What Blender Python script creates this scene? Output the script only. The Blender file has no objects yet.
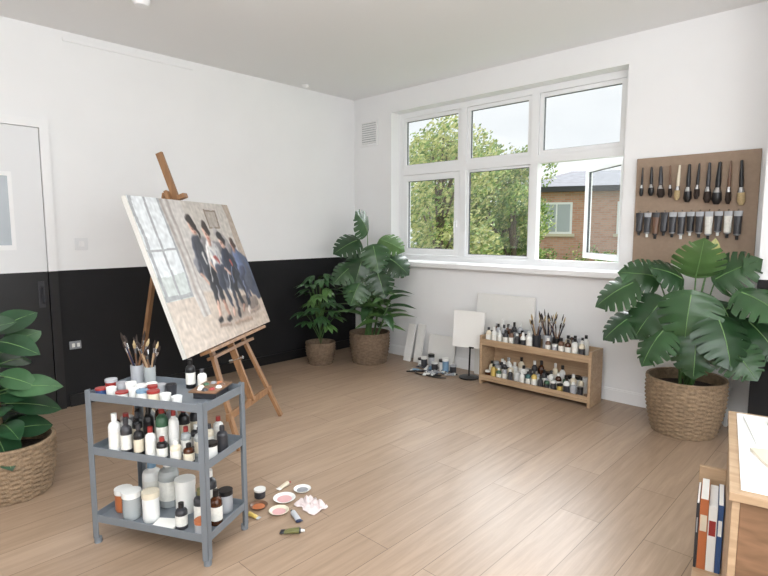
import bpy, math, random
from mathutils import Vector, Matrix, noise
random.seed(11)
V=Vector
def lin(c):
    c=c/255.0
    return c/12.92 if c<=0.04045 else ((c+0.055)/1.055)**2.4
def rgb(r,g,b): return (lin(r),lin(g),lin(b),1)
MATS={}
def M(name,col,rough=.5,metal=0,var=0,vscale=20,bump=0,bscale=60,spec=.5,trans=0,sheen=0):
    if name in MATS: return MATS[name]
    m=bpy.data.materials.new(name); m.use_nodes=True
    nt=m.node_tree; b=nt.nodes['Principled BSDF']
    b.inputs['Base Color'].default_value=col; b.inputs['Roughness'].default_value=rough
    b.inputs['Metallic'].default_value=metal; b.inputs['Specular IOR Level'].default_value=spec
    if trans: b.inputs['Transmission Weight'].default_value=trans
    if var or bump:
        tc=nt.nodes.new('ShaderNodeTexCoord')
    if var:
        n=nt.nodes.new('ShaderNodeTexNoise'); n.inputs['Scale'].default_value=vscale; n.inputs['Detail'].default_value=4
        nt.links.new(tc.outputs['Object'],n.inputs['Vector'])
        r=nt.nodes.new('ShaderNodeValToRGB')
        r.color_ramp.elements[0].position=.3; r.color_ramp.elements[1].position=.7
        r.color_ramp.elements[0].color=tuple(max(0,c*(1-var)) for c in col[:3])+(1,)
        r.color_ramp.elements[1].color=tuple(min(1,c*(1+var)) for c in col[:3])+(1,)
        nt.links.new(n.outputs['Fac'],r.inputs['Fac']); nt.links.new(r.outputs['Color'],b.inputs['Base Color'])
    if bump:
        n2=nt.nodes.new('ShaderNodeTexNoise'); n2.inputs['Scale'].default_value=bscale
        nt.links.new(tc.outputs['Object'],n2.inputs['Vector'])
        bp=nt.nodes.new('ShaderNodeBump'); bp.inputs['Strength'].default_value=bump; bp.inputs['Distance'].default_value=.01
        nt.links.new(n2.outputs['Fac'],bp.inputs['Height']); nt.links.new(bp.outputs['Normal'],b.inputs['Normal'])
    MATS[name]=m; return m

# ---------- mesh builder ----------
class MB:
    def __init__(s,name): s.name=name; s.v=[]; s.f=[]; s.m=[]; s.s=[]; s.mats=[]; s.T=Matrix.Identity(4)
    def mi(s,mat):
        if mat not in s.mats: s.mats.append(mat)
        return s.mats.index(mat)
    def add(s,vs,fs,mat,smooth=False):
        o=len(s.v); k=s.mi(mat)
        s.v.extend([s.T@V(p) for p in vs])
        for f in fs: s.f.append([i+o for i in f]); s.m.append(k); s.s.append(smooth)
    def box(s,c,size,mat,R=None):
        hx,hy,hz=[a/2 for a in size]; R=R or Matrix.Identity(3); c=V(c)
        vs=[c+R@V((x*hx,y*hy,z*hz)) for x in(-1,1) for y in(-1,1) for z in(-1,1)]
        s.add(vs,[(0,1,3,2),(4,6,7,5),(0,4,5,1),(2,3,7,6),(0,2,6,4),(1,5,7,3)],mat)
    def bb(s,x0,x1,y0,y1,z0,z1,mat): s.box(((x0+x1)/2,(y0+y1)/2,(z0+z1)/2),(x1-x0,y1-y0,z1-z0),mat)
    def beam(s,a,b,w,d,mat,up=(0,0,1)):
        a=V(a);b=V(b); z=(b-a).normalized(); u=V(up)
        if abs(z.dot(u.normalized()))>.98: u=V((1,0,0))
        x=u.cross(z).normalized(); y=z.cross(x)
        R=Matrix((x,y,z)).transposed()
        s.box((a+b)/2,(w,d,(b-a).length),mat,R)
    def tube(s,pts,rad,mat,seg=8,caps=True):
        pts=[V(p) for p in pts]; n=len(pts)
        if not hasattr(rad,'__len__'): rad=[rad]*n
        vs=[];fs=[]; ref=V((.31,.17,.93))
        for i,p in enumerate(pts):
            t=(pts[min(i+1,n-1)]-pts[max(i-1,0)]).normalized()
            if abs(t.dot(ref))>.97: ref=V((1,0,0))
            x=ref.cross(t).normalized(); y=t.cross(x)
            for k in range(seg):
                a=2*math.pi*k/seg; vs.append(p+(x*math.cos(a)+y*math.sin(a))*rad[i])
        for i in range(n-1):
            for k in range(seg):
                fs.append((i*seg+k,i*seg+(k+1)%seg,(i+1)*seg+(k+1)%seg,(i+1)*seg+k))
        s.add(vs,fs,mat,True)
        if caps:
            s.add(vs[:seg],[tuple(range(seg))[::-1]],mat); s.add(vs[-seg:],[tuple(range(seg))],mat)
    def lathe(s,prof,mats,o=(0,0,0),R=None,seg=16,smooth=True):
        o=V(o); R=R or Matrix.Identity(3)
        for i in range(len(prof)-1):
            mt=mats[i] if isinstance(mats,list) else mats
            (r0,z0),(r1,z1)=prof[i],prof[i+1]; vs=[];fs=[]
            for k in range(seg):
                a=2*math.pi*k/seg; vs.append(o+R@V((r0*math.cos(a),r0*math.sin(a),z0)))
            for k in range(seg):
                a=2*math.pi*k/seg; vs.append(o+R@V((r1*math.cos(a),r1*math.sin(a),z1)))
            for k in range(seg): fs.append((k,(k+1)%seg,seg+(k+1)%seg,seg+k))
            s.add(vs,fs,mt,smooth)
    def build(s,bevel=0,clampf=None,parent=None):
        vs=s.v
        if clampf: vs=[clampf(p) for p in vs]
        xs=[p.x for p in vs];ys=[p.y for p in vs];zs=[p.z for p in vs]
        o=V(((min(xs)+max(xs))/2,(min(ys)+max(ys))/2,min(zs)))
        me=bpy.data.meshes.new(s.name); me.from_pydata([p-o for p in vs],[],s.f)
        for m in s.mats: me.materials.append(m)
        me.polygons.foreach_set('material_index',s.m); me.polygons.foreach_set('use_smooth',s.s)
        me.update(); ob=bpy.data.objects.new(s.name,me); ob.location=o
        bpy.context.scene.collection.objects.link(ob)
        if bevel:
            b=ob.modifiers.new('bevel','BEVEL'); b.width=bevel; b.segments=2; b.limit_method='ANGLE'; b.angle_limit=math.radians(50)
        return ob

# ---------- camera ----------
yaw=math.radians(43.5); pit=math.radians(6.2)
F=V((-math.sin(yaw),math.cos(yaw),0)); Rr=V((math.cos(yaw),math.sin(yaw),0)); Z=V((0,0,1))
fp=F*math.cos(pit)-Z*math.sin(pit); up=Z*math.cos(pit)+F*math.sin(pit)
C=V((4.46,-4.22,1.34))
cam=bpy.data.cameras.new('camera'); co=bpy.data.objects.new('camera',cam); bpy.context.scene.collection.objects.link(co)
cam.lens=25.03; cam.sensor_width=36; cam.clip_start=.05
mw=Matrix((Rr,up,-fp)).transposed().to_4x4(); mw.translation=C; co.matrix_world=mw
bpy.context.scene.camera=co

# ---------- materials ----------
wall_w=M('wall_white_paint',rgb(241,241,241),.75,var=.012,vscale=3,bump=.05,bscale=150)
ceil_w=M('ceiling_paint',rgb(240,240,240),.85,bump=.05,bscale=100)
black_p=M('black_wall_paint',rgb(26,26,28),.6,var=.15,vscale=4,spec=.3)
trimw=M('white_gloss_trim',rgb(242,242,242),.35)
pvc=M('white_pvc',rgb(244,245,246),.3)
doorw=M('door_white',rgb(230,231,232),.4)
doorb=M('door_black',rgb(21,21,23),.45)
chrome=M('brushed_steel',rgb(190,190,190),.25,1)
rubber=M('grey_gasket',rgb(84,86,90),.6)
glass=bpy.data.materials.new('window_glass'); glass.use_nodes=True
nt=glass.node_tree; nt.nodes.clear()
o=nt.nodes.new('ShaderNodeOutputMaterial'); mx=nt.nodes.new('ShaderNodeMixShader'); tr=nt.nodes.new('ShaderNodeBsdfTransparent'); gl=nt.nodes.new('ShaderNodeBsdfGlossy')
tr.inputs[0].default_value=(.97,.98,.98,1); gl.inputs['Roughness'].default_value=.02; mx.inputs[0].default_value=.06
nt.links.new(tr.outputs[0],mx.inputs[1]); nt.links.new(gl.outputs[0],mx.inputs[2]); nt.links.new(mx.outputs[0],o.inputs[0])
fl=bpy.data.materials.new('oak_laminate'); fl.use_nodes=True; nt=fl.node_tree; b=nt.nodes['Principled BSDF']
tc=nt.nodes.new('ShaderNodeTexCoord'); mp=nt.nodes.new('ShaderNodeMapping'); mp.inputs['Rotation'].default_value=(0,0,math.radians(90))
nt.links.new(tc.outputs['Object'],mp.inputs['Vector'])
br=nt.nodes.new('ShaderNodeTexBrick'); br.offset=.37; br.inputs['Scale'].default_value=1; br.inputs['Brick Width'].default_value=1.3; br.inputs['Row Height'].default_value=.19
br.inputs['Mortar Size'].default_value=.0016; br.inputs['Mortar Smooth'].default_value=.2
br.inputs['Color1'].default_value=rgb(176,152,130); br.inputs['Color2'].default_value=rgb(163,139,117); br.inputs['Mortar'].default_value=rgb(112,92,75)
nt.links.new(mp.outputs[0],br.inputs['Vector'])
mp2=nt.nodes.new('ShaderNodeMapping'); mp2.inputs['Scale'].default_value=(18,1.1,1); nt.links.new(tc.outputs['Object'],mp2.inputs['Vector'])
nz=nt.nodes.new('ShaderNodeTexNoise'); nz.inputs['Scale'].default_value=2.2; nz.inputs['Detail'].default_value=7; nz.inputs['Roughness'].default_value=.65; nz.inputs['Distortion'].default_value=.6
nt.links.new(mp2.outputs[0],nz.inputs['Vector'])
rp=nt.nodes.new('ShaderNodeValToRGB'); rp.color_ramp.elements[0].position=.3; rp.color_ramp.elements[0].color=(.72,.71,.69,1); rp.color_ramp.elements[1].position=.68; rp.color_ramp.elements[1].color=(1.0,1.0,1.0,1)
nt.links.new(nz.outputs['Fac'],rp.inputs['Fac'])
mm=nt.nodes.new('ShaderNodeMix'); mm.data_type='RGBA'; mm.blend_type='MULTIPLY'; mm.inputs[0].default_value=1
nt.links.new(br.outputs['Color'],mm.inputs[6]); nt.links.new(rp.outputs['Color'],mm.inputs[7]); nt.links.new(mm.outputs[2],b.inputs['Base Color'])
b.inputs['Roughness'].default_value=.34; b.inputs['Specular IOR Level'].default_value=.5
floorm=fl
def woodmat(name,c1,c2,sc=(3,3,30),rough=.5):
    if name in MATS: return MATS[name]
    m=bpy.data.materials.new(name); m.use_nodes=True; nt=m.node_tree; b=nt.nodes['Principled BSDF']
    tc=nt.nodes.new('ShaderNodeTexCoord'); mp=nt.nodes.new('ShaderNodeMapping'); mp.inputs['Scale'].default_value=sc
    n=nt.nodes.new('ShaderNodeTexNoise'); n.inputs['Scale'].default_value=1.5; n.inputs['Detail'].default_value=5; n.inputs['Distortion'].default_value=.8
    r=nt.nodes.new('ShaderNodeValToRGB'); r.color_ramp.elements[0].position=.35; r.color_ramp.elements[1].position=.65
    r.color_ramp.elements[0].color=c1; r.color_ramp.elements[1].color=c2
    nt.links.new(tc.outputs['Object'],mp.inputs[0]); nt.links.new(mp.outputs[0],n.inputs['Vector']); nt.links.new(n.outputs['Fac'],r.inputs[0]); nt.links.new(r.outputs[0],b.inputs['Base Color'])
    b.inputs['Roughness'].default_value=rough; MATS[name]=m; return m
pine=woodmat('pine_wood',rgb(168,140,110),rgb(186,158,127),(2,20,30))
easelw=woodmat('beech_easel_wood',rgb(132,97,66),rgb(158,118,82),(20,20,3))
darkwood=woodmat('walnut_board',rgb(112,84,60),rgb(136,102,76),(3,20,20))
peg=M('hardboard',rgb(154,133,114),.7,var=.06,vscale=40)
pegedge=M('hardboard_edge',rgb(120,98,80),.7)
greymet=M('grey_powder_coat',rgb(122,129,136),.42,.2)
basketm=M('seagrass_weave',rgb(144,122,97),.8,var=.3,vscale=45,bump=.4,bscale=120)
basketd=M('seagrass_weave_dark',rgb(116,97,78),.8,var=.3,vscale=45,bump=.4,bscale=120)
soil=M('potting_soil',rgb(48,36,28),.9,var=.4,vscale=60,bump=.6)
leafA=M('monstera_leaf',rgb(38,66,38),.28,var=.3,vscale=5)
leafB=M('monstera_leaf_mid',rgb(50,82,47),.3,var=.3,vscale=5)
leafC=M('monstera_leaf_light',rgb(80,112,62),.33,var=.25,vscale=6)
leafy=M('young_leaf_yellow',rgb(176,172,104),.4,var=.2,vscale=6)
leaf2=M('rubber_leaf_dark',rgb(40,72,46),.28,var=.3,vscale=6)
leaf2b=M('rubber_leaf_mid',rgb(68,102,68),.3,var=.3,vscale=6)
leaf3=M('palm_leaf',rgb(80,114,60),.42,var=.35,vscale=7)
leaf3b=M('palm_leaf_dark',rgb(48,82,44),.42,var=.3,vscale=7)
rib=M('leaf_midrib',rgb(112,146,90),.45)
stem=M('plant_stem',rgb(74,108,56),.5,var=.2)
stembr=M('plant_stem_brown',rgb(96,78,54),.7,var=.3)
P={}
for n,c in dict(white=(232,232,228),cream=(220,210,188),black=(22,22,24),char=(54,54,58),red=(150,48,44),orange=(184,108,66),yellow=(200,172,94),blue=(50,80,126),sky=(116,148,174),green=(62,98,72),pink=(212,166,166),brown=(108,78,58),silver=(172,174,178),navy=(34,44,72),olive=(108,108,66),teal=(66,112,114),grey=(140,142,146)).items():
    P[n]=M('plastic_'+n,rgb(*c),.35)
labelw=M('paper_label',rgb(228,226,218),.7,var=.08,vscale=80)
amber=M('amber_glass',rgb(70,38,20),.12)
clearp=M('clear_plastic',rgb(214,220,220),.15,trans=.5)
bristle=M('hog_bristle',rgb(184,162,122),.8,var=.2,vscale=200)
bristled=M('dark_bristle',rgb(46,34,28),.8)
paper=M('paper_white',rgb(238,237,232),.8)
rag=M('cotton_rag',rgb(222,208,206),.9,var=.15,vscale=30)
canvasw=M('canvas_primed',rgb(234,233,229),.85,var=.02,vscale=200,bump=.1,bscale=400)

H=2.77; D=1.04
# ---------- room ----------
m=MB('floor'); m.bb(-.2,6.6,-6.6,.3,-.12,0,floorm); m.build()
m=MB('ceiling'); m.bb(-.2,6.6,-6.6,.3,H,H+.12,ceil_w); m.build()
m=MB('wall_left'); m.bb(-.15,0,-6.6,.28,0,D,black_p); m.bb(-.15,0,-6.6,.28,D,H,wall_w); m.build()
wx0,wx1,wz0,wz1=.56,2.95,.99,2.56
m=MB('wall_back'); m.bb(0,wx0,0,.28,0,H,wall_w); m.bb(wx1,6.5,0,.28,0,H,wall_w); m.bb(wx0,wx1,0,.28,0,wz0,wall_w); m.bb(wx0,wx1,0,.28,wz1,H,wall_w); m.build()
m=MB('wall_pier'); m.bb(3.88,6.5,-.3,0,0,D,black_p); m.bb(3.88,6.5,-.3,0,D,H,wall_w); m.build()
m=MB('wall_right'); m.bb(6.5,6.65,-6.6,.28,0,H,wall_w); m.build()
m=MB('wall_front'); m.bb(-.15,6.65,-6.75,-6.6,0,H,wall_w); m.build()
m=MB('baseboard_back'); m.bb(0.016,3.88,-.016,0,0,.09,trimw); m.bb(0.016,3.88,-.01,0,.09,.1,trimw); m.build()
m=MB('baseboard_left'); m.bb(0,.016,-3.0,0,0,.09,doorb); m.build()
m=MB('door_1')
m.bb(0,.03,-3.09,-3.03,D,2.06,trimw); m.bb(0,.03,-3.09,-3.03,0,D,doorb)
m.bb(0,.03,-4.0,-3.03,2.06,2.12,trimw)
m.bb(0,.018,-3.92,-3.095,D,2.055,doorw); m.bb(0,.018,-3.92,-3.095,.005,D,doorb)
m.bb(.018,.026,-3.62,-3.275,1.2,1.235,trimw); m.bb(.018,.026,-3.62,-3.275,1.71,1.74,trimw); m.bb(.018,.026,-3.30,-3.275,1.235,1.71,trimw)
gl_d=M('frosted_panel',rgb(176,184,190),.2)
m.bb(.018,.022,-3.62,-3.30,1.235,1.71,gl_d)
m.tube([(.02,-3.14,.93),(.055,-3.14,.93),(.055,-3.14,.82),(.02,-3.14,.82)],.007,P['char'])
m.bb(.018,.022,-3.16,-3.12,.78,.97,P['char'])
m.build(.002)
m=MB('light_switch'); m.bb(0,.01,-2.90,-2.81,1.19,1.28,doorw); m.bb(.01,.016,-2.872,-2.838,1.215,1.255,trimw); m.build(.002)
m=MB('trim_1'); m.bb(0,.012,-2.90,-1.9,2.70,2.725,trimw); m.build(.002)
m=MB('wall_socket'); m.bb(0,.012,-2.98,-2.90,.44,.50,P['grey']); m.bb(.012,.016,-2.965,-2.945,.455,.485,P['white']); m.bb(.012,.016,-2.93,-2.91,.455,.485,P['white']); m.build(.002)
m=MB('air_vent'); m.bb(.11,.37,-.012,0,2.25,2.53,trimw); m.bb(.135,.345,-.014,-.012,2.275,2.505,P['silver'])
for i in range(10): m.box((.24,-.018,2.285+i*.0235),(.21,.014,.014),trimw,Matrix.Rotation(.5,3,'X'))
m.build()
m=MB('smoke_detector'); m.lathe([(0,-.0),(.05,0),(.055,-.012),(.042,-.04),(0,-.045)],trimw,(.95,-2.72,H)); m.build()
m=MB('ceiling_sensor'); m.lathe([(0,0),(.035,0),(.036,-.01),(.02,-.025),(0,-.03)],trimw,(.12,-.78,H)); m.build()
m=MB('heating_pipe'); m.tube([(3.72,-.035,0),(3.72,-.035,.95)],.011,trimw)
for z in (.25,.8): m.bb(3.70,3.74,-.035,0,z,z+.02,trimw)
m.build()

# ---------- window ----------
m=MB('window_1'); y0,y1=.13,.2
X=[wx0,1.39,2.14,wx1]; ft=.055; TZ=1.95
m.bb(wx0,wx0+ft,y0,y1,wz0+.09,wz1-ft,pvc); m.bb(wx1-ft,wx1,y0,y1,wz0+.09,wz1-ft,pvc)
m.bb(wx0,wx1,y0,y1,wz1-ft,wz1,pvc); m.bb(wx0,wx1,y0,y1,wz0+.03,wz0+.09,pvc)
for x in X[1:3]: m.bb(x-.035,x+.035,y0-.005,y1,wz0+.09,wz1-ft,pvc)
m.bb(wx0+ft,wx1-ft,y0-.003,y1,TZ-.035,TZ+.035,pvc)
def sash(m,hx,hy,ang,w,z0,z1,t=.05,d=.045):
    R=Matrix.Rotation(ang,3,'Z'); o=V((hx,hy,0))
    def b(xa,xb,za,zb,mat,dd=d,yo=0): 
        c=o+R@V(((xa+xb)/2,yo,0)); c.z=(za+zb)/2; m.box(c,(abs(xb-xa),dd,zb-za),mat,R)
    b(0,t,z0,z1,pvc); b(w-t,w,z0,z1,pvc); b(t,w-t,z0,z0+t,pvc); b(t,w-t,z1-t,z1,pvc)
    for (xa,xb,za,zb) in((t,t+.004,z0+t,z1-t),(w-t-.004,w-t,z0+t,z1-t),(t,w-t,z0+t,z0+t+.004),(t,w-t,z1-t-.004,z1-t)): b(xa,xb,za,zb,rubber,.02)
    b(t,w-t,z0+t,z1-t,glass,.004)
xs=[wx0+ft,X[1]-.035,X[1]+.035,X[2]-.035,X[2]+.035,wx1-ft]
for i in range(3):
    sash(m,xs[2*i]+.002,y0+.03,0,xs[2*i+1]-xs[2*i]-.004,TZ+.037,wz1-ft-.002,t=.035)
sash(m,xs[2]+.002,y0+.035,0,xs[3]-xs[2]-.004,wz0+.092,TZ-.037,t=.02,d=.03)
zl,zh=wz0+.092,TZ-.037
# left casement shut in its rebate, with handle
sash(m,xs[0]+.004,y0+.022,0,xs[1]-xs[0]-.008,zl+.002,zh-.002,t=.062,d=.05)
hx_=xs[1]-.035
m.bb(hx_-.012,hx_+.012,y0-.018,y0-.003,1.36,1.44,pvc); m.tube([(hx_,y0-.018,1.42),(hx_,y0-.04,1.42),(hx_,y0-.04,1.31)],.007,pvc)
# right casement open
sash(m,xs[5]-.005,y1+.03,math.radians(180-43),.70,zl,zh)
m.build(.002)
m=MB('trim_2'); m.bb(wx0-.03,wx1+.04,-.07,.13,wz0-.02,wz0+.025,trimw); m.build(.004)
m=MB('trim_3'); m.bb(wx0,wx1,.2,.36,wz0-.03,wz0+.02,pvc); m.build(.004)

# ---------- outside ----------
grass=M('grass',rgb(110,126,76),.9,var=.3,vscale=3)
m=MB('ground'); m.bb(-40,40,.28,60,-.6,-.5,grass); m.build()
brick=bpy.data.materials.new('red_brick'); brick.use_nodes=True; nt=brick.node_tree; b=nt.nodes['Principled BSDF']
tc=nt.nodes.new('ShaderNodeTexCoord'); mp=nt.nodes.new('ShaderNodeMapping'); mp.inputs['Rotation'].default_value=(math.radians(90),0,0)
bt=nt.nodes.new('ShaderNodeTexBrick'); bt.inputs['Scale'].default_value=1; bt.inputs['Brick Width'].default_value=.23; bt.inputs['Row Height'].default_value=.08; bt.inputs['Mortar Size'].default_value=.008
bt.inputs['Color1'].default_value=rgb(200,148,126); bt.inputs['Color2'].default_value=rgb(214,168,148); bt.inputs['Mortar'].default_value=rgb(194,180,168)
nt.links.new(tc.outputs['Object'],mp.inputs[0]); nt.links.new(mp.outputs[0],bt.inputs['Vector']); nt.links.new(bt.outputs[0],b.inputs['Base Color']); b.inputs['Roughness'].default_value=.9
roofm=M('slate_roof',rgb(104,106,114),.8,var=.2,vscale=4)
m=MB('brick_house')
Lh,Wh=9.5,6
m.bb(0,Lh,0,Wh,-.55,2.72,brick)
for x0,w in((.6,1.1),(3.2,1.2),(6.0,1.2)):
    m.bb(x0,x0+w,-.05,0,1.2,2.35,pvc); m.bb(x0+.08,x0+w/2-.03,-.06,-.05,1.28,2.27,gl_d); m.bb(x0+w/2+.03,x0+w-.08,-.06,-.05,1.28,2.27,gl_d)
    m.bb(x0-.1,x0+w+.1,-.08,0,1.1,1.2,P['cream'])
m.bb(-.35,Lh+.3,-.35,Wh+.3,2.72,2.9,P['char'])
m.add([(-.4,-.4,2.9),(Lh+.4,-.4,2.9),(Lh+.4,Wh+.4,2.9),(-.4,Wh+.4,2.9),(1.6,Wh/2,3.75),(Lh-1.6,Wh/2,3.75)],[(0,1,5,4),(1,2,5),(2,3,4,5),(3,0,4)],roofm)
ob=m.build()
ctr=V((Lh/2,Wh/2,0)); ang=math.radians(24)
ob.rotation_euler=(0,0,ang); ob.location=V((-5.65,14.1,-.55))+Matrix.Rotation(ang,3,'Z')@ctr
fol=[M('foliage_green',rgb(148,172,102),.7,var=.35,vscale=2),M('foliage_yellow',rgb(206,206,140),.7,var=.25,vscale=2),M('foliage_deep',rgb(106,136,78),.7,var=.35,vscale=2)]
bark=M('bark',rgb(104,90,76),.9,var=.3)
def tree(name,x,y,h,w,n,clusters,wts=(4,2,3),gz=-.5,size=.09):
    m=MB(name)
    m.tube([(x,y,gz),(x+.05,y,gz+h*.3),(x,y+.05,gz+h*.75)],[.11,.08,.03],bark)
    cs=[]
    for i in range(clusters):
        a=random.uniform(0,6.28); r=w*random.uniform(.15,.75); z=gz+h*random.uniform(.18,.86)
        r*= (1.1-abs((z-gz)/h-.5))
        c=V((x+r*math.cos(a),y+r*math.sin(a),z)); cs.append((c,random.uniform(.25,.5)*w*.9))
        m.tube([(x,y,gz+(z-gz)*.6),tuple((c+V((x,y,z)))/2),tuple(c)],[.035,.02,.008],bark,5)
    for i in range(n):
        c,r=random.choice(cs); d=V((random.gauss(0,1),random.gauss(0,1),random.gauss(0,1))).normalized()*r*random.uniform(.3,1)**.5
        p=c+d; nn=V((random.gauss(0,1),random.gauss(0,1)-.4,random.gauss(0,1)+.5)).normalized(); t=nn.orthogonal().normalized(); bb=nn.cross(t)
        s=size*random.uniform(.6,1.3); q=random.choices(fol,wts)[0]
        m.add([p-t*s*.5,p+bb*s*.3,p+t*s*.6,p-bb*s*.3],[(0,1,2,3)],q)
    return m.build()
tree('garden_tree',-2.9,5.3,4.5,1.5,10000,26,(3,5,1))
tree('garden_tree.001',-3.3,8.6,4.6,1.6,13000,32,(5,3,2))
tree('garden_tree.002',-6.5,10.5,5.2,2.4,9000,26,(4,3,2),size=.15)
tree('garden_tree.003',-2.6,8.0,3.2,.85,6000,16,(5,2,3))
tree('garden_bush',-4.4,12.2,1.2,1.2,3000,14,(3,1,3))
tree('garden_bush.001',-1.8,12.4,1.2,1.5,3000,14,(3,1,3))

# ---------- generic props ----------
def bottle(m,x,y,z,h,r,body,cap,label=None,seg=14):
    l0,l1=.15*h,.55*h
    prof=[(0,0),(r*.92,0),(r,.02*h),(r,l0),(r*1.01,l0),(r*1.01,l1),(r,l1),(r,.66*h),(r*.85,.74*h),(r*.42,.8*h),(r*.42,.83*h),(r*.48,.83*h),(r*.46,h),(0,h)]
    mats=[body]*13
    if label: mats[4]=label
    for i in (10,11,12): mats[i]=cap
    m.lathe(prof,mats,(x,y,z),seg=seg)
def tub(m,x,y,z,h,r,body,lid,fill=None):
    if lid: m.lathe([(0,0),(r*.9,0),(r,.1*h),(r,.8*h),(r*1.06,.8*h),(r*1.06,h),(0,h)],[body,body,body,lid,lid,lid],(x,y,z))
    else: m.lathe([(0,0),(r*.85,0),(r,h),(r*.92,h),(r*.88,h*.7),(0,h*.7)],[body,body,body,body,fill or body],(x,y,z))
def brush(m,p,d,L,hand,bris,r=.004):
    p=V(p); d=V(d).normalized()
    m.tube([p,p+d*L*.35,p+d*L*.7],[r*.5,r*1.15,r*.8],hand,6)
    m.tube([p+d*L*.7,p+d*L*.82],[r*.95,r*1.3],chrome,8)
    m.tube([p+d*L*.82,p+d*L*.9,p+d*L],[r*1.3,r*1.7,r*.35],bris,8)
def brushjar(m,x,y,z,h,r,body,n,L=.24):
    m.lathe([(0,0),(r*.95,0),(r,h),(r*.9,h),(r*.86,.01),(0,.01)],body,(x,y,z))
    for i in range(n):
        a=6.28*i/n+random.uniform(-.3,.3); rr=r*.35
        p=V((x+rr*math.cos(a+2.6),y+rr*math.sin(a+2.6),z+.012)); t=V((x+r*.6*math.cos(a),y+r*.6*math.sin(a),z+h))
        brush(m,p,t-p,L*random.uniform(.8,1.1),random.choice([P['black'],pine,P['brown'],darkwood,P['navy']]),random.choice([bristle,bristled,bristled]),random.uniform(.003,.005))
TST=[(0,.04,1.25),(.18,.35,1.15),(.45,.75,1.05),(.8,1,1),(.86,.55,.55),(.86,.45,.45),(1,.42,.42),(1,.001,.001)]
def ptube(m,x,y,z,L,r,ang,body,cap,band):
    c,s=math.cos(ang),math.sin(ang); vs=[];seg=12
    for (t,hh,ww) in TST:
        for k in range(seg):
            a=6.2832*k/seg; yy=math.cos(a)*r*ww; zz=r*hh*math.sin(a)+r*max(hh,.42)
            if t>=.86: zz=r*hh*math.sin(a)+r
            xx=t*L; vs.append((x+xx*c-yy*s,y+xx*s+yy*c,z+zz+.001))
    for i in range(len(TST)-1):
        mt=body if i<1 or i>=3 else band
        if i>=4: mt=cap
        o=i*seg; m.add(vs[o:o+2*seg],[(k,(k+1)%seg,seg+(k+1)%seg,seg+k) for k in range(seg)],mt,True)
def hangtube(m,x,y,ztop,L,r,body,cap,band):
    vs=[];seg=12
    for (t,hh,ww) in TST:
        for k in range(seg):
            a=6.2832*k/seg; vs.append((x+math.cos(a)*r*ww,y+math.sin(a)*r*hh,ztop-t*L))
    for i in range(len(TST)-1):
        mt=body if i<1 or i>=3 else band
        if i>=4: mt=cap
        o=i*seg; m.add(vs[o:o+2*seg],[(k,(k+1)%seg,seg+(k+1)%seg,seg+k) for k in range(seg)],mt,True)

# ---------- easel + canvas ----------
BL=V((1.685,-2.872,0)); BR=V((1.001,-1.86,0)); w=(BR-BL).normalized(); nrm=V((w.y,-w.x,0)); Wc=(BR-BL).length
zb,zt,sl=.635,1.53,.326
hv=(V((0,0,zt-zb))-nrm*sl); Hc=hv.length; hv.normalize(); cn=w.cross(hv)*-1
if cn.dot(nrm)<0: cn=-cn
mid=(BL+BR)/2
nx,ny=270,210
def mixc(a,b,t): return (a[0]+(b[0]-a[0])*t,a[1]+(b[1]-a[1])*t,a[2]+(b[2]-a[2])*t)
def cap(u,v,s):
    u0,v0,u1,v1,r0,r1=s[:6]
    ax,ay=(u1-u0)*1.22,(v1-v0)*.95; px,py=(u-u0)*1.22,(v-v0)*.95
    q=ax*ax+ay*ay; t=0 if q==0 else max(0,min(1,(px*ax+py*ay)/q))
    r=r0+(r1-r0)*t
    d=math.hypot(px-ax*t,py-ay*t)-r
    lit=((px-ax*t)*-.8+(py-ay*t)*.6)/max(r,.004)
    return max(0,min(1,.5-d/.017)), max(-1,min(1,lit))
skin=(202,164,146); skd=(162,122,106)
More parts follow.
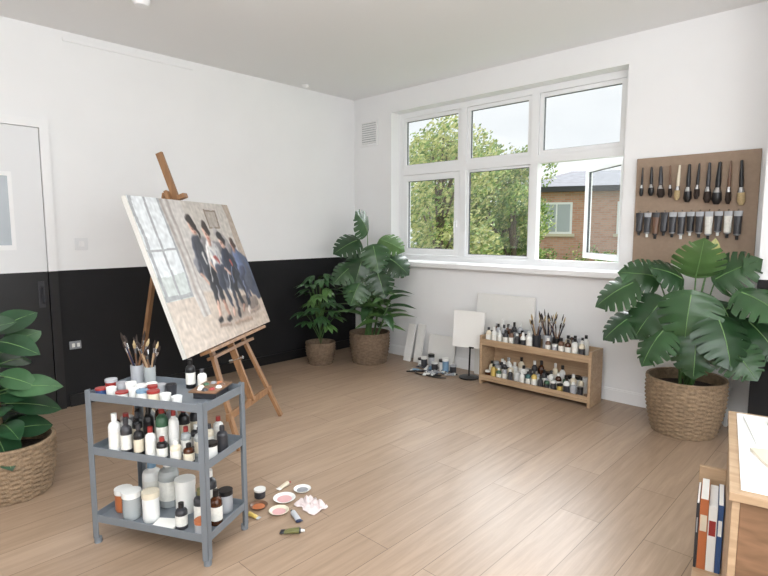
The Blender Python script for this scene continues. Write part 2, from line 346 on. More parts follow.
S=[
 (.80,.50,.92,.40,.10,.09,(62,72,98)),(.86,.34,.92,.28,.06,.06,(44,50,70)),(.58,.42,.84,.40,.09,.10,(78,82,96)),(.66,.56,.78,.54,.06,.06,(92,92,102)),
 (.44,.50,.56,.44,.06,.07,(112,112,118)),(.70,.70,.76,.60,.03,.05,(158,152,150)),(.55,.62,.66,.58,.04,.05,(118,114,116)),(.70,.22,.84,.20,.04,.05,(120,106,98)),
 (.48,.62,.50,.46,.05,.06,(52,54,62)),(.45,.62,.425,.44,.018,.015,(72,74,84)),(.425,.44,.46,.38,.012,.010,skin),
 (.50,.44,.47,.26,.036,.024,(34,34,40)),(.53,.44,.53,.26,.034,.022,(28,28,34)),(.47,.25,.455,.17,.018,.013,skin),(.53,.25,.535,.17,.018,.013,skd),
 (.455,.16,.43,.15,.014,.010,(24,22,24)),(.535,.16,.51,.145,.014,.010,(24,22,24)),
 (.485,.735,.487,.70,.034,.028,skin),(.49,.770,.508,.73,.036,.026,(40,34,32)),(.518,.73,.522,.66,.016,.012,(40,34,32)),
 (.478,.715,.480,.712,.004,.004,(70,44,38)),(.495,.715,.496,.712,.004,.004,(70,44,38)),(.486,.692,.490,.691,.004,.003,(140,66,60)),
 (.60,.60,.61,.47,.05,.055,(216,213,210)),(.56,.60,.535,.50,.018,.014,(222,219,216)),(.535,.50,.57,.44,.012,.011,skin),(.645,.60,.675,.50,.018,.014,(184,182,182)),
 (.585,.58,.60,.50,.006,.004,(150,150,156)),(.625,.57,.62,.49,.006,.004,(140,142,150)),
 (.60,.45,.58,.36,.036,.028,(50,54,68)),(.58,.36,.60,.22,.025,.016,(44,48,62)),(.64,.45,.66,.35,.034,.027,(44,46,58)),(.66,.35,.65,.20,.025,.015,(36,38,50)),
 (.60,.20,.58,.17,.014,.011,skin),(.65,.19,.63,.15,.014,.011,(26,24,28)),
 (.598,.70,.602,.665,.030,.025,skin),(.603,.733,.622,.700,.032,.022,(46,36,32)),(.60,.64,.60,.62,.012,.012,skd),
 (.592,.684,.593,.682,.004,.004,(70,44,38)),(.608,.684,.609,.682,.004,.004,(70,44,38)),(.599,.660,.603,.659,.004,.003,(150,66,60)),
 (.72,.54,.73,.42,.05,.056,(30,34,48)),(.685,.54,.655,.45,.018,.014,(42,48,64)),(.655,.45,.70,.41,.011,.010,skin),(.765,.53,.795,.44,.019,.015,(30,34,48)),
 (.73,.40,.70,.32,.034,.027,(26,26,32)),(.70,.32,.71,.20,.024,.015,(24,24,30)),(.77,.39,.79,.30,.034,.025,(32,34,44)),(.79,.30,.77,.18,.023,.014,(28,28,38)),
 (.71,.19,.69,.165,.014,.011,skd),(.77,.17,.75,.145,.014,.012,(200,188,178)),
 (.715,.635,.72,.605,.029,.023,skin),(.720,.665,.738,.63,.031,.022,(30,26,26)),(.709,.618,.710,.616,.004,.004,(70,44,38)),(.724,.618,.725,.616,.004,.004,(70,44,38)),
 (.83,.53,.84,.44,.04,.05,(92,104,136)),(.84,.43,.80,.37,.030,.023,(60,64,84)),(.80,.37,.82,.26,.020,.014,(50,54,72)),(.83,.60,.832,.575,.026,.021,skd),(.837,.625,.848,.60,.028,.02,(62,44,36)),
 (.60,.53,.62,.50,.014,.011,(156,70,64)),(.745,.50,.75,.47,.013,.009,(158,76,66)),(.50,.56,.505,.50,.009,.007,(220,216,212)),(.53,.52,.50,.40,.007,.004,(220,216,212)),
 (.67,.42,.63,.30,.006,.004,(206,206,206)),(.73,.46,.70,.36,.005,.004,(134,144,176)),(.52,.36,.50,.28,.005,.004,(140,140,150)),(.80,.34,.79,.24,.005,.004,(120,128,152)),
 (.56,.12,.74,.10,.008,.012,(154,132,116)),(.42,.13,.52,.115,.010,.007,(146,126,112)),(.76,.14,.88,.16,.010,.010,(146,128,116))]
GS=1.17
def grow(s):
    f=lambda u:(u-.655)*GS+.665; g=lambda v:(v-.42)*GS+.45
    return (f(s[0]),g(s[1]),f(s[2]),g(s[3]),s[4]*GS,s[5]*GS,s[6])
S=[grow(s) for s in S]
def paint(u,v):
    q=noise.noise(V((u*6,v*6,0)))*.014; q2=noise.noise(V((u*6,v*6,9)))*.014
    st=noise.noise(V((u*70,v*18,3)))
    f1=noise.noise(V((u*22,v*22,5)))*.012; f2=noise.noise(V((u*22,v*22,8)))*.012
    uu,vv=u+q,v+q2
    bg=mixc((180,174,168),(206,201,196),max(0,min(1,v)))
    if uu>.45: bg=mixc(bg,(188,180,170),.6)
    e=max(0,min(1,.5+(.40-.12*uu-vv)/.02)); bg=mixc(bg,mixc((204,192,180),(176,158,142),max(0,min(1,uu*1.1-.1))),e)
    if uu<.25 and vv>.34:
        bg=(222,226,228)
        if abs(uu-.02)<.012 or abs(uu-.13)<.009 or abs(uu-.245)<.012 or abs(vv-.36)<.014 or abs(vv-.66)<.007: bg=(164,166,168)
        elif vv<.5: bg=mixc(bg,(180,188,182),.6)
    if .25<uu<.34 and vv>.20:
        k=.5+.5*math.sin(uu*110+vv*4); bg=mixc((206,202,198),(166,158,152),k)
    if .66<uu<.80 and .80<vv<.95: bg=(172,162,152) if (.675<uu<.785 and .815<vv<.935) else (138,124,112)
    if uu>.93 and vv>.28: bg=mixc(bg,(160,140,122),.6)
    if vv<.2: bg=mixc(bg,(222,210,200),.35*max(0,noise.noise(V((u*9,v*30,1)))+.3))
    sh=max(0,1-math.hypot((uu-.66)/.36,(vv-.14)/.11)); bg=mixc(bg,(116,102,92),sh*.6)
    c=bg; a,b_=uu+f1,vv+f2
    if .33<u:
        for s in S:
            t,l=cap(a,b_,s)
            if t>0:
                g=1+.22*l; c=mixc(c,(s[6][0]*g+6*l,s[6][1]*g+6*l,s[6][2]*g+6*l),t*.92)
    k=1+st*.06+noise.noise(V((u*34,v*34,2)))*.10
    return (max(0,min(255,c[0]*k)),max(0,min(255,c[1]*k)),max(0,min(255,c[2]*k)))
m=MB('canvas_painting'); th=.03
base=mid-w*Wc/2+V((0,0,zb))
side=M('canvas_side',rgb(222,220,214),.85)
def cp(u,v,d): return base+w*(u*Wc)+hv*(v*Hc)+cn*d
cpaint=bpy.data.materials.new('oil_paint_surface'); cpaint.use_nodes=True; nt=cpaint.node_tree; b=nt.nodes['Principled BSDF']
at=nt.nodes.new('ShaderNodeAttribute'); at.attribute_name='paint'; nt.links.new(at.outputs['Color'],b.inputs['Base Color']); b.inputs['Roughness'].default_value=.6; b.inputs['Specular IOR Level'].default_value=.25
vs=[cp(i/nx,j/ny,.0) for j in range(ny+1) for i in range(nx+1)]
m.add(vs,[(j*(nx+1)+i,j*(nx+1)+i+1,(j+1)*(nx+1)+i+1,(j+1)*(nx+1)+i) for j in range(ny) for i in range(nx)],cpaint)
bx=[cp(0,0,-.001),cp(1,0,-.001),cp(1,1,-.001),cp(0,1,-.001),cp(0,0,-th),cp(1,0,-th),cp(1,1,-th),cp(0,1,-th)]
m.add(bx,[(0,1,5,4),(1,2,6,5),(2,3,7,6),(3,0,4,7),(7,6,5,4)],side)
ob=m.build(); at=ob.data.color_attributes.new('paint','FLOAT_COLOR','POINT')
cols=[1.0]*(4*len(ob.data.vertices)); k=0
for j in range(ny+1):
    for i in range(nx+1):
        c=paint(i/nx,j/ny); cols[k]=lin(c[0]);cols[k+1]=lin(c[1]);cols[k+2]=lin(c[2]); k+=4
at.data.foreach_set('color',cols)
m=MB('wooden_easel')
bk=-th-.022
def ep(u,z,d):
    return mid+w*u+V((0,0,z))-nrm*(sl*(z-zb)/(zt-zb))+cn*d
m.beam(ep(0,.22,bk),ep(0,1.86,bk),.045,.022,easelw,w)
fA=V((1.66,-2.55,0));fB=V((1.33,-2.01,0))
apex=ep(0,1.62,bk-.03)
m.beam(apex-w*.03,fA,.022,.04,easelw,w)
m.beam(apex+w*.03,fB,.022,.04,easelw,w)
m.beam(apex-cn*.03,mid-nrm*.78,.022,.04,easelw,w)
def legp(f,z,s): 
    a=apex+w*s*.03; t=(a.z-z)/a.z; return a.lerp(f,t)
for z in (.2,.95): m.beam(legp(fA,z,-1)-w*.04,legp(fB,z,1)+w*.04,.02,.045,easelw,(0,0,1))
m.beam(ep(-.42,zb-.014,-.0),ep(.42,zb-.014,-.0),.02,.075,easelw,cn)
m.beam(ep(-.30,zb-.06,bk+.0),ep(.30,zb-.06,bk+.0),.02,.05,easelw,cn)
m.beam(ep(0,zt+.03,-th),ep(0,zt+.03,.02),.03,.05,easelw,w)
m.tube([ep(0,.5,bk-.05),ep(0,.5,bk+.05)],.012,chrome)
m.build(.002)

# ---------- trolley ----------
T=Matrix.Translation((2.25,-3.245,0))@Matrix.Rotation(math.radians(26.6),4,'Z')
m=MB('metal_trolley'); m.T=T
tw,td=.575,.30; th_=.675; zs=[.105,.405,.64]
for sx in(-1,1):
    for sy in(-1,1):
        x,y=sx*tw/2,sy*td/2
        m.bb(min(x,x-sx*.028),max(x,x-sx*.028),min(y,y-sy*.004),max(y,y-sy*.004),.02,th_,greymet)
        m.bb(min(x,x-sx*.004),max(x,x-sx*.004),min(y,y-sy*.028),max(y,y-sy*.028),.02,th_,greymet)
        m.lathe([(0,0),(.016,0),(.016,.022),(0,.022)],greymet,(x-sx*.013,y-sy*.013,0),seg=10)
for z in zs:
    a,b_=tw/2-.004,td/2-.004
    m.bb(-a,a,-b_,b_,z-.003,z,greymet)
    for sy in(-1,1): m.bb(-a,a,sy*b_-.002,sy*b_+.002,z-.008,z+.026,greymet)
    for sx in(-1,1): m.bb(sx*a-.002,sx*a+.002,-b_,b_,z-.008,z+.026,greymet)
m.build(.0012)
m=MB('paint_tubs'); m.T=T; z=zs[2]
lids=['red','white','blue','white','red','white','orange','yellow','white','sky','white','grey']
k=0
for i in range(8):
    for j in range(3):
        x=-.24+i*.053+random.uniform(-.005,.005); y=-.106+j*.054+random.uniform(-.004,.004)
        if (i>=6 and j>0) or (i>=5 and j==1): continue
        if j==2 and i<3: continue
        r=random.uniform(.019,.025); q=random.random()
        if j==0: tub(m,x,y,z,.032+random.uniform(0,.02),r,P[random.choice(['white','cream','white','blue','white'])],P[lids[k%12]] if q<.55 else None,P[random.choice(lids)])
        else: tub(m,x,y,z,.038+random.uniform(0,.03),r,P[random.choice(['white','cream','red','white','char','silver'])],P[random.choice(['red','white','white','black','silver','white'])] if q<.75 else None,P[random.choice(lids)])
        k+=1
bottle(m,.04,.11,z,.13,.021,P['black'],P['black'],labelw); bottle(m,.10,.11,z,.09,.020,P['white'],P['char'],labelw)
m.build()
m=MB('brush_jars'); m.T=T
brushjar(m,-.245,.105,z,.085,.028,P['silver'],8,.23); brushjar(m,-.18,.112,z,.08,.026,clearp,7,.20)
m.build()
m=MB('paint_palette'); m.T=T
m.box((.19,.045,z+.034),(.12,.16,.006),darkwood,Matrix.Rotation(.15,3,'Z')); m.box((.19,.045,z+.016),(.10,.12,.030),P['char'],Matrix.Rotation(.15,3,'Z'))
for i in range(9):
    a=i*.7; m.lathe([(0,.010),(.009,.008),(.014,0)],P[['white','brown','orange','grey','green','cream','white','char','red'][i]],(.19+.038*math.cos(a),.045+.055*math.sin(a),z+.037),seg=10)
m.build()
m=MB('paint_bottles'); m.T=T; z=zs[1]
for i in range(9):
    for j in range(4):
        x=-.245+i*.061+random.uniform(-.004,.004); y=-.11+j*.07
        if i==0 and j in(0,3) or (i==8 and j in(0,3)): continue
        h=random.uniform(.13,.2) if j>0 or i<4 else random.uniform(.08,.13)
        if i>5: h*=.7
        body=random.choice([P['white'],P['char'],amber,P['cream'],P['black'],P['silver'],P['white'],P['char'],clearp])
        if i==4 and j==1: body=P['green']; h=.2
        q=random.random()
        if q<.75: bottle(m,x,y,z,h,random.uniform(.020,.026),body,P[random.choice(['black','white','red','black','char'])],random.choice([labelw,labelw,P['cream'],None]))
        else: tub(m,x,y,z,h*.5,.026,P[random.choice(['white','silver','cream','char'])],P[random.choice(['white','silver','black','silver'])])
m.build()
m=MB('solvent_bottles'); m.T=T; z=zs[0]
tub(m,-.22,-.04,z,.10,.036,P['orange'],P['white']); tub(m,-.14,-.08,z,.12,.038,clearp,P['white']); bottle(m,-.06,.06,z,.22,.045,clearp,P['white'],labelw)
bottle(m,-.16,.07,z,.19,.042,P['white'],P['sky'],labelw); tub(m,-.045,-.075,z,.13,.034,P['white'],P['cream'])
tub(m,.05,.03,z,.15,.042,P['white'],P['white']); bottle(m,.12,-.09,z,.11,.025,P['char'],P['black'],labelw); bottle(m,.17,-.03,z,.15,.028,P['char'],P['olive'],labelw)
bottle(m,.24,-.02,z,.15,.026,amber,P['black'],labelw); bottle(m,.14,.08,z,.18,.03,P['char'],P['white'],labelw); tub(m,.22,.08,z,.1,.03,P['silver'],P['black']); tub(m,.225,-.1,z,.06,.028,P['silver'],P['orange'])
m.build()
m=MB('sketch_paper'); m.T=T
m.box((.045,-.095,zs[0]+.006),(.10,.08,.008),paper,Matrix.Rotation(.2,3,'Z')); m.build()

# floor debris
m=MB('paint_tube'); ptube(m,2.58,-2.91,0,.11,.014,.7,P['char'],P['white'],P['olive']); m.build()
m=MB('paint_tube'); ptube(m,2.58,-2.80,0,.10,.013,2.9,P['navy'],P['black'],P['silver']); m.build()
m=MB('paint_tube'); ptube(m,2.25,-2.69,0,.09,.012,1.7,P['white'],P['red'],P['cream']); m.build()
m=MB('paint_tube'); ptube(m,2.42,-2.91,0,.08,.011,3.4,P['silver'],P['black'],P['yellow']); m.build()
def disc(m,x,y,z,r,mat,inner): m.lathe([(0,0),(r*.7,0),(r,.012),(r*.93,.012),(r*.66,.004),(0,.004)],[mat,mat,mat,mat,inner],(x,y,z),seg=20)
m=MB('palette_dish'); disc(m,2.35,-2.72,0,.056,P['white'],P['pink']); m.build()
m=MB('palette_dish'); disc(m,2.43,-2.81,0,.048,P['cream'],P['pink']); m.build()
m=MB('palette_dish'); disc(m,2.34,-2.60,0,.045,P['white'],P['grey']); m.build()
m=MB('jar_lid'); disc(m,2.32,-2.85,0,.045,P['brown'],P['orange']); m.build()
m=MB('paint_pot'); tub(m,2.24,-2.79,0,.045,.028,P['char'],P['white']); m.build()
m=MB('paint_rag'); vs=[];fs=[]
for j in range(15):
    for i in range(15):
        a=(i/14-.5)*.15;b_=(j/14-.5)*.10; ed=max(0,1-max(abs(i/7-1),abs(j/7-1)))
        vs.append((2.50+a*1.0+.02*noise.noise(V((i*.3,j*.3,1))),-2.67+b_+.02*noise.noise(V((i*.3,j*.3,4))),.003+.05*abs(noise.noise(V((i*.35,j*.35,7))))*min(1,ed*3+.2)))
for j in range(14):
    for i in range(14): a=j*15+i; fs.append((a,a+1,a+16,a+15))
m.add(vs,fs,rag,True); m.build()

# ---------- low shelf ----------
m=MB('wooden_shelf_unit'); sx0,sx1,sy0,sy1=1.91,2.895,-.32,-.10
m.bb(sx0,sx0+.022,sy0,sy1,0,.43,pine); m.bb(sx1-.022,sx1,sy0,sy1,0,.43,pine)
m.bb(sx0+.022,sx1-.022,sy0,sy1,.345,.367,pine); m.bb(sx0+.022,sx1-.022,sy0,sy1,.035,.057,pine)
m.bb(sx0+.022,sx1-.022,sy1-.01,sy1-.001,.057,.43,pine)
m.bb(sx0+.022,sx1-.022,sy0+.001,sy0+.015,.367,.40,pine); m.bb(sx0+.022,sx1-.022,sy0+.001,sy0+.015,.057,.085,pine)
m.build(.002)
def fillrow(m,x0,x1,y,z,hs,r,pal,skip=()):
    x=x0+r
    while x<x1-r:
        rr=r*random.uniform(.8,1.0); h=random.uniform(*hs)
        if not any(a<x<b for a,b in skip):
            q=random.random(); body=random.choice(pal)
            if q<.72: bottle(m,x,y,z,h,rr,body,P[random.choice(['black','white','char','white','black','silver'])],random.choice([labelw,labelw,None,P['char']]),12)
            else: tub(m,x,y,z,h*.65,rr,body,P[random.choice(['white','black','silver'])])
        x+=2.12*r*1.04
pal=[P['white'],P['cream'],P['char'],P['white'],P['silver'],amber,P['grey'],P['char'],P['white'],P['brown']]
pal2=[P['white'],P['cream'],P['char'],P['olive'],P['silver'],amber,P['white'],P['char'],P['teal'],P['yellow'],P['green'],P['white']]
m=MB('paint_bottles')
sk=((2.33,2.62),)
fillrow(m,1.95,2.85,-.28,.367,(.11,.15),.025,pal,((2.39,2.51),)); fillrow(m,1.95,2.85,-.22,.367,(.13,.18),.026,pal,sk); fillrow(m,1.95,2.85,-.15,.367,(.15,.20),.026,pal,sk)
m.build()
m=MB('paint_bottles')
fillrow(m,1.95,2.85,-.28,.057,(.09,.14),.025,pal2,((2.2,2.3),)); fillrow(m,1.95,2.85,-.22,.057,(.12,.17),.028,pal2); fillrow(m,1.95,2.85,-.15,.057,(.14,.2),.028,pal2)
m.build()
m=MB('brush_jars'); random.seed(5)
brushjar(m,2.38,-.19,.367,.11,.036,P['char'],9,.28); brushjar(m,2.47,-.18,.367,.12,.036,P['silver'],11,.30); brushjar(m,2.555,-.19,.367,.11,.034,P['black'],9,.27)
m.build()

def leaning(m,x0,x1,h,ybot,ytop,t,mat):
    m.add([(x0,ybot,0),(x1,ybot,0),(x1,ytop,h),(x0,ytop,h),(x0,ybot+t,0.002),(x1,ybot+t,0.002),(x1,ytop+t,h),(x0,ytop+t,h)],[(0,1,2,3),(7,6,5,4),(0,4,5,1),(1,5,6,2),(2,6,7,3),(3,7,4,0)],mat)
m=MB('blank_canvas'); leaning(m,1.70,2.28,.76,-.085,-.045,.02,canvasw); m.build()
m=MB('blank_canvas'); leaning(m,.87,.96,.37,-.15,-.06,.02,canvasw); m.build()
m=MB('blank_canvas'); leaning(m,.99,1.08,.38,-.13,-.05,.02,canvasw); m.build()
m=MB('drawing_board'); leaning(m,1.14,1.46,.30,-.09,-.05,.015,canvasw); m.build()
m=MB('tabletop_display_stand')
m.lathe([(0,0),(.09,0),(.09,.012),(.015,.02),(0,.02)],P['black'],(1.75,-.24,0)); m.tube([(1.75,-.24,.01),(1.75,-.22,.5)],.008,P['black'])
m.box((1.75,-.245,.29),(.12,.05,.012),P['black'])
m.box((1.75,-.255,.45),(.29,.018,.33),canvasw,Matrix.Rotation(-.06,3,'X')@Matrix.Rotation(.25,3,'Z')); m.build()
random.seed(3)
m=MB('paint_tube_pile')
for i in range(20):
    ptube(m,1.16+.38*random.random(),-.39+.20*random.random(),0.0,.12,.016,random.uniform(0,6.28),P[random.choice(['white','char','silver','navy'])],P[random.choice(['black','white'])],P[random.choice(['white','char','sky','grey'])])
for i in range(7): tub(m,1.16+i*.065,-.21-.03*(i%2),0,.08+.03*(i%3),.03,P[['white','char','silver','char','white','sky','char'][i]],P[['black','white','black','white','char','white','silver'][i]])
pts=[(1.2+.36*(t/30)+.05*math.sin(t*1.1),-.42+.05*math.cos(t*.8),.008+.004*math.sin(t)) for t in range(31)]
m.tube(pts,.006,P['black'],6)
m.build()

# ---------- pegboard ----------
random.seed(9)
m=MB('pegboard_tool_rack'); px0,px1,pz0,pz1=3.05,3.81,1.10,1.86
m.bb(px0,px1,-.022,-.004,pz0,pz1,peg); m.bb(px0+.03,px1-.03,-.004,0,pz0+.05,pz1-.05,pegedge)
n=11
for i in range(n):
    x=px0+.05+i*.061; hl=random.uniform(.95,1.1)*(1+.035*i); zt_=1.785
    m.tube([(x,-.02,zt_),(x,-.04,zt_),(x,-.045,zt_+.01)],.0025,chrome,5)
    hc=[P['black'],P['black'],P['char'],P['brown'],P['cream'],P['black'],P['black'],P['char'],P['black'],P['brown'],P['black']][i]
    L=.20*hl; d=V((random.uniform(-.05,.05),0,-1)); p=V((x,-.045,zt_+.005))
    r=.009+.004*(i%3)+(.003 if i>5 else 0)
    m.tube([p,p+d*L*.45,p+d*L*.6],[r*.5,r*.9,r*.8],hc,8)
    m.tube([p+d*L*.6,p+d*L*.72],[r*.9,r*1.4],chrome,8)
    m.tube([p+d*L*.72,p+d*L*.9,p+d*L],[r*1.4,r*1.6,r*.8],random.choice([bristled,P['black'],P['black'],bristle]),8)
for i in range(12):
    x=px0+.045+i*.056; zt_=1.465; L=.165+.012*(i%3)
    m.tube([(x,-.02,zt_+.012),(x,-.045,zt_+.012),(x,-.045,zt_-.004)],.0025,chrome,5)
    hangtube(m,x,-.046,zt_,L,.0215,random.choice([P['silver'],P['char'],P['silver']]),random.choice([P['black'],P['black'],P['white']]),random.choice([P['char'],P['black'],P['navy'],P['brown'],labelw,P['char']]))
m.build()

# ---------- plants ----------
def basket(m,x,y,r0,r1,h,mat,rows=26,seg=96):
    vs=[];fs=[];R=[]
    for j in range(rows*2+1):
        t=j/(rows*2); rad=r0+(r1-r0)*math.sin(t*math.pi*.62)/math.sin(math.pi*.62)
        R.append((rad,t*h))
    for j,(rad,z) in enumerate(R):
        for k in range(seg):
            a=6.28318*k/seg
            off=.0045*math.sin(k*6.28318/8+ (math.pi if (j//2)%2 else 0)) + (.003 if j%2 else -.002)
            vs.append((x+(rad+off)*math.cos(a),y+(rad+off)*math.sin(a),z))
    for j in range(len(R)-1):
        for k in range(seg): fs.append((j*seg+k,j*seg+(k+1)%seg,(j+1)*seg+(k+1)%seg,(j+1)*seg+k))
    m.add(vs,fs,mat,True)
    rr=R[-1][0]
    m.lathe([(rr-.004,h-.004),(rr+.008,h+.002),(rr+.004,h+.014),(rr-.012,h+.012),(rr-.016,h-.01),(rr-.02,h-.06),(0,h-.05)],[mat]*5+[soil],(x,y,0),seg=40)
    m.lathe([(0,0.001),(r0,0.001)],mat,(x,y,0),seg=32)
def frame(pos,d,upv):
    y=V(d).normalized(); z=V(upv); z=(z-y*z.dot(y)).normalized(); x=y.cross(z)
    return lambda a,b,c: V(pos)+x*a+y*b+z*c
# broad heart-shaped blade; splits run from the margin toward the midrib, slanting to the tip
def halfw(t):
    pts=[(-.20,.0),(-.19,.18),(-.14,.38),(-.04,.52),(.10,.60),(.28,.61),(.45,.55),(.62,.44),(.78,.30),(.90,.15),(1.0,.0)]
    for (a0,r0),(a1,r1) in zip(pts,pts[1:]):
        if t<=a1: return r0+(r1-r0)*(t-a0)/(a1-a0)
    return 0
def monstera(m,pos,d,upv,L,mat,droop=.28,fold=.10):
    f=frame(pos,d,upv); vs=[];fs=[]; sc=random.uniform(.97,1.1)
    cuts=[c+random.uniform(-.02,.02) for c in (.05,.22,.39,.56,.73)]
    depth=[random.uniform(.42,.62) for _ in cuts]
    NT=80; NS=6
    def P3(side,s,t):
        wd=halfw(t)*sc
        x=side*wd*s*L
        y=(t+.10*s*s*(1 if t<.8 else .4))*L if t>0 else (t*s**.8+.10*s*s)*L
        q=math.hypot(x,y)/L
        z=-droop*L*q*q-fold*abs(x)+.015*L*math.sin(t*21)*s
        return f(x,y,z)
    for side in (-1,1):
        o=len(vs)
        for i in range(NT+1):
            t=-.20+1.20*i/NT
            lim=1.0
            for c,dp in zip(cuts,depth):
                dd=abs(t-c)
                if dd<.024: lim=min(lim,dp+(1-dp)*(dd/.024)**1.3)
            for k in range(NS+1): vs.append(P3(side,lim*k/NS,t))
        for i in range(NT):
            for k in range(NS):
                a=o+i*(NS+1)+k; fs.append((a,a+1,a+NS+2,a+NS+1))
    m.add(vs,fs,mat,True)
    pts=[f(0,L*t,-droop*L*t*t+.002) for t in (0,.25,.5,.75,.95)]
    m.tube(pts,[.004,.003,.0025,.002,.001],rib,5,False)
def ovate(m,pos,d,upv,L,W,mat,droop=.3,fold=.25,pk=.45,ribs=True,n=10):
    f=frame(pos,d,upv); vs=[];fs=[]; e=math.log(.5)/math.log(pk)
    for i in range(n+1):
        t=i/n; wd=W*.5*math.sin(math.pi*min(1,t**e))**.8 if 0<t<1 else .0005
        for s in (-1,-.5,0,.5,1):
            x=wd*s; vs.append(f(x,L*t,-droop*L*t*t+fold*abs(x)+.01*L*math.sin(t*12+s)*abs(s)))
    for i in range(n):
        for k in range(4): a=i*5+k; fs.append((a,a+1,a+6,a+5))
    m.add(vs,fs,mat,True)
    if ribs:
        m.tube([f(0,L*t,-droop*L*t*t+.0015) for t in (0,.3,.6,.95)],[.003,.0025,.002,.0008],rib,5,False)
def petiole(m,a,b,r=.005,sag=.12,mat=None):
    a=V(a);b=V(b); c=a.lerp(b,.5); c.z+= sag*(b-a).length; c.x=a.x+(b.x-a.x)*.35; c.y=a.y+(b.y-a.y)*.35
    pts=[(a*(1-t)**2+c*2*t*(1-t)+b*t*t) for t in [i/8 for i in range(9)]]
    m.tube(pts,[r*(1.3-.6*i/8) for i in range(9)],mat or stem,6)

random.seed(21)
bx,by=3.53,-.32
m=MB('potted_monstera'); basket(m,bx,by,.19,.235,.36,basketm)
vd=(V((bx,by,0))-V((C.x,C.y,0))).normalized(); vr=V((vd.y,-vd.x,0))
lm=[leafA,leafB,leafC]
spec=[
 (-.34,.10,1.02,.27,-.9,-.45,1,.9),(-.20,.02,1.06,.23,-.8,.2,1,.5),(-.16,.22,.92,.28,-.6,-.8,0,.9),(.02,.04,1.08,.25,.1,.6,2,.3),(.13,.02,1.06,.26,.5,.4,1,.5),
 (.26,.20,1.00,.27,.9,-.3,1,1.0),(.31,.15,.82,.27,.8,-.7,0,.6),(.0,.30,.98,.30,-.1,-.9,1,.7),(.15,.32,.84,.28,.4,-.9,0,1.1),(-.33,.14,.80,.23,-.9,-.6,0,1.0),
 (-.14,.28,.74,.24,-.6,-.8,1,1.2),(.22,.30,.68,.21,.7,-.7,1,.7),(.04,.34,.72,.23,.0,-1,0,.9),(.34,.1,.95,.20,.9,.1,0,.8),(-.06,.10,.86,.25,-.3,-.5,0,.9),(-.06,.06,1.06,.22,-.4,.3,0,.7),(.16,.12,.92,.24,.3,-.4,0,.8)]
for (la,fw,z,s,tl,tz,k,nu) in spec:
    p=V((bx,by,z-.03))+vr*la-vd*fw
    d=vr*tl+Z*tz-vd*random.uniform(.2,.6); upv=-vd*.7+Z*nu+vr*(tl*.3+random.uniform(-.35,.35))
    petiole(m,(bx+random.uniform(-.04,.04),by+random.uniform(-.04,.04),.31),p,.006)
    monstera(m,p,d,upv,s,lm[k])
ovate(m,V((bx,by,1.12))+vr*.10,vr*.1+Z,-vd,.17,.08,leafy,droop=.1)
m.tube([(bx,by,.31),(bx+.02,by,.7),(bx+.09,by,1.13)],[.012,.01,.004],stem)
def cl(p):
    p=p.copy()
    if p.x>3.80: p.y=min(p.y,-.33)
    elif 2.98<p.x<3.84 and p.z>1.08: p.y=min(p.y,-.10)
    else: p.y=min(p.y,-.045)
    return p
m.build(clampf=cl)

random.seed(8)
bx,by=.66,-.43
m=MB('potted_monstera'); basket(m,bx,by,.17,.20,.30,basketd,20)
vd=(V((bx,by,0))-V((C.x,C.y,0))).normalized(); vr=V((vd.y,-vd.x,0))
for (la,fw,z,s,tl,tz,k) in [(-.02,.0,1.32,.26,-.1,.4,1),(-.12,.05,1.24,.26,-.8,-.3,0),(.12,.02,1.24,.25,.7,-.2,2),(-.06,.12,1.08,.26,-.3,-.8,0),(-.18,.1,.98,.23,-.7,-.5,1),(.04,.14,1.18,.25,.2,-.8,1),(.20,.08,1.06,.24,.8,-.5,0),(.08,.18,.92,.24,.3,-.8,0),(-.10,.18,.82,.22,-.4,-.8,1)]:
    p=V((bx,by,z))+vr*la-vd*fw
    petiole(m,(bx+random.uniform(-.04,.02),by+random.uniform(-.04,.04),.24),p,.006,.05)
    monstera(m,p,vr*tl+Z*tz-vd*.4,-vd*.8+Z*.7,s,lm[k])
for c in range(4):
    cx,cy=bx+random.uniform(-.07,.1),by+random.uniform(-.07,.07); hh=random.uniform(.60,1.0)
    top=V((cx,cy,hh))+vr*random.uniform(.0,.22)
    m.tube([(cx,cy,.24),tuple((V((cx,cy,.24))+top)/2+V((.01,0,0))),tuple(top)],[.011,.009,.006],stem)
    for i in range(12):
        t=.3+.7*i/11; q=V((cx,cy,.24)).lerp(top,t); a=i*2.4+c
        d=V((math.cos(a),math.sin(a),random.uniform(.2,.9)))
        ovate(m,q,d,Z+V((0,0,.1))-vd*.3,random.uniform(.24,.34),random.uniform(.07,.11),random.choice([leaf3,leaf3,leaf3b]),droop=.55,fold=.3,pk=.4,ribs=False)
m.build(clampf=lambda p:V((max(p.x,.03),min(p.y,-.03 if p.z<.95 else -.1),p.z)))
bx,by=.35,-.82
m=MB('potted_schefflera'); basket(m,bx,by,.115,.145,.21,basketd,16,72)
for i in range(30):
    z=.36+.5*(i/29); a=i*2.4; rr=random.uniform(.06,.17)*(1.15-.5*abs(i/29-.5)); p=V((bx+rr*math.cos(a),by+rr*math.sin(a),z+.05))
    petiole(m,(bx,by,.16+(z-.3)*.5),p,.0035,.08)
    d=V((math.cos(a),math.sin(a),random.uniform(-.5,.2)))
    for s in (-.9,-.3,.3,.9):
        dd=Matrix.Rotation(s,3,'Z')@d; ovate(m,p,dd,Z,random.uniform(.11,.16),.06,leaf3b if i%3 else leaf3,droop=.35,fold=.2,n=6,ribs=False)
m.tube([(bx,by,.16),(bx+.01,by,.85)],[.008,.004],stembr)
m.build(clampf=lambda p:V((max(p.x,.03),min(p.y,-.03),p.z)))
random.seed(4)
bx,by=1.27,-3.63
m=MB('potted_rubber_plant'); basket(m,bx,by,.165,.195,.27,basketm,22)
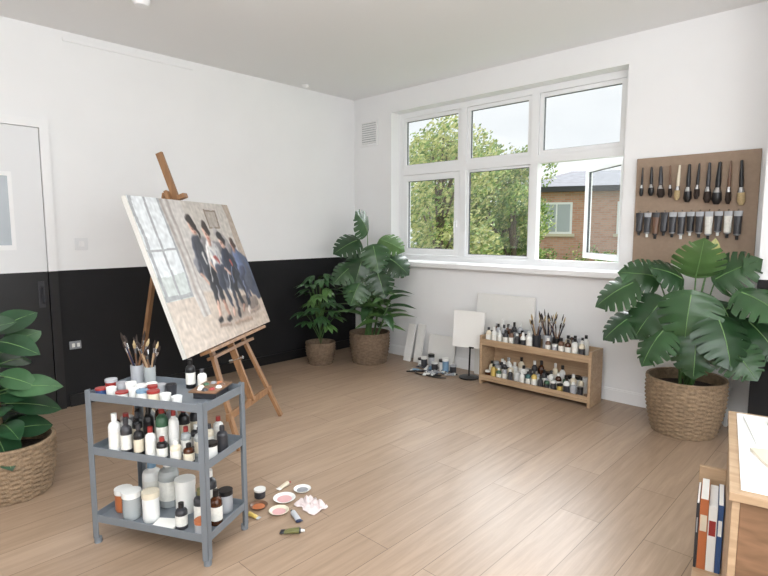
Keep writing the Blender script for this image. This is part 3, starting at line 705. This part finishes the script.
vd=(V((bx,by,0))-V((C.x,C.y,0))).normalized(); vr=V((vd.y,-vd.x,0))
for c in range(4):
    cx,cy=bx+random.uniform(-.05,.05),by+random.uniform(-.05,.05); top=V((cx,cy,random.uniform(.74,.86)))+V((random.uniform(-.08,.06),random.uniform(-.08,.06),0))
    m.tube([(cx,cy,.2),tuple(top)],[.009,.006],stembr)
    for i in range(9):
        t=.2+.8*i/8; q=V((cx,cy,.2)).lerp(top,t); a=i*2.4+c*1.3
        d=V((math.cos(a),math.sin(a),random.uniform(-.25,.5)+.6*(t-.5))); p2=q+d*.03
        m.tube([q,p2],.004,stem,5)
        ovate(m,p2,d,Z*.8-vd*.7,random.uniform(.18,.24),random.uniform(.125,.16),random.choice([leaf2,leaf2,leaf2b]),droop=.4,fold=.1,pk=.5)
m.build(clampf=lambda p:V((max(p.x,.05),p.y,p.z)))

# ---------- right cabinet + books ----------
T2=Matrix.Translation((4.03,-1.70,0))@Matrix.Rotation(math.radians(11),4,'Z')
m=MB('storage_cabinet'); m.T=T2
cw,cd,ch=.50,.80,.60
m.bb(0,.02,-cd+.001,-.001,0,ch-.025,pine); m.bb(cw-.02,cw,-cd+.001,-.001,0,ch-.025,pine); m.bb(-.008,cw+.008,-cd-.008,.008,ch-.025,ch,pine)
m.bb(.02,cw-.008,-cd+.02,-.02,ch,ch+.004,trimw)
m.bb(.02,cw-.02,-cd,-cd+.02,0,ch-.025,darkwood); m.bb(.02,cw-.02,-.02,0,0,ch-.025,pine); m.bb(.02,cw-.02,-cd+.02,-.02,.04,.06,pine)
m.bb(-.095,0,-.44,-.02,.0,.04,pine); m.bb(-.095,0,-.04,-.02,.04,.36,pine)
m.build(.002)
m=MB('paper_stack'); m.T=T2
m.box((.16,-.22,ch+.010),(.21,.30,.012),paper,Matrix.Rotation(.1,3,'Z')); m.box((.20,-.10,ch+.021),(.15,.16,.01),P['green'],Matrix.Rotation(-.15,3,'Z')); m.box((.2,-.5,ch+.009),(.25,.2,.01),P['cream'],Matrix.Rotation(.3,3,'Z'))
m.build()
m=MB('book_row'); m.T=T2; xs_=-.093
for i,(t,h,c1) in enumerate([(.010,.26,'char'),(.028,.28,'orange'),(.028,.26,'white'),(.018,.27,'blue')]):
    x=xs_; y=-.27
    m.bb(x,x+t,y,y+.20,.04,.04+h,P[c1]); m.bb(x+.002,x+t-.002,y+.004,y+.202,.044,.041+h,paper)
    m.bb(x+.003,x+t-.003,y-.001,y,.04+h*.55,.04+h*.78,P[['silver','cream','red','white'][i]])
    xs_+=t+.0015
m.build()

# ---------- lights ----------
def area(name,loc,rot,sx,sy,power,col=(1,1,1)):
    l=bpy.data.lights.new(name,'AREA'); l.shape='RECTANGLE'; l.size=sx; l.size_y=sy; l.energy=power; l.color=col
    ob=bpy.data.objects.new(name,l); ob.location=loc; ob.rotation_euler=rot; bpy.context.scene.collection.objects.link(ob)
area('overhead_fill',(4.7,-5.0,2.70),(0,0,0),1.8,1.8,48,(.94,.97,1))  # added fill behind the camera, no fitting on the ceiling here
area('upward_fill',(4.2,-4.4,1.75),(math.pi,0,0),1.8,1.8,145,(.94,.97,1))  # unseen fill aimed upward, added to brighten the ceiling
area('side_fill',(6.4,-3.2,1.6),(0,math.radians(90),0),1.6,3.6,72,(.91,.96,1))  # added fill for left wall and painting; right wall has no opening
sun=bpy.data.lights.new('sun','SUN'); sun.energy=9; sun.angle=math.radians(55); sun.color=(.95,.975,1)
so=bpy.data.objects.new('sun',sun); bpy.context.scene.collection.objects.link(so)
so.rotation_euler=V((.1,-1,-.75)).to_track_quat('-Z','Y').to_euler()
wd=bpy.data.worlds.new('world'); bpy.context.scene.world=wd; wd.use_nodes=True; nt=wd.node_tree; bg=nt.nodes['Background']
tc=nt.nodes.new('ShaderNodeTexCoord'); n=nt.nodes.new('ShaderNodeTexNoise'); n.inputs['Scale'].default_value=3; n.inputs['Detail'].default_value=5
mp=nt.nodes.new('ShaderNodeMapping'); mp.inputs['Scale'].default_value=(1,1,3)
r=nt.nodes.new('ShaderNodeValToRGB'); r.color_ramp.elements[0].color=(.80,.83,.86,1); r.color_ramp.elements[1].color=(.90,.92,.94,1); r.color_ramp.elements[0].position=.35; r.color_ramp.elements[1].position=.65
nt.links.new(tc.outputs['Generated'],mp.inputs[0]); nt.links.new(mp.outputs[0],n.inputs['Vector']); nt.links.new(n.outputs[0],r.inputs[0]); nt.links.new(r.outputs[0],bg.inputs[0]); bg.inputs[1].default_value=1.25
sc=bpy.context.scene; sc.view_settings.view_transform='Standard'
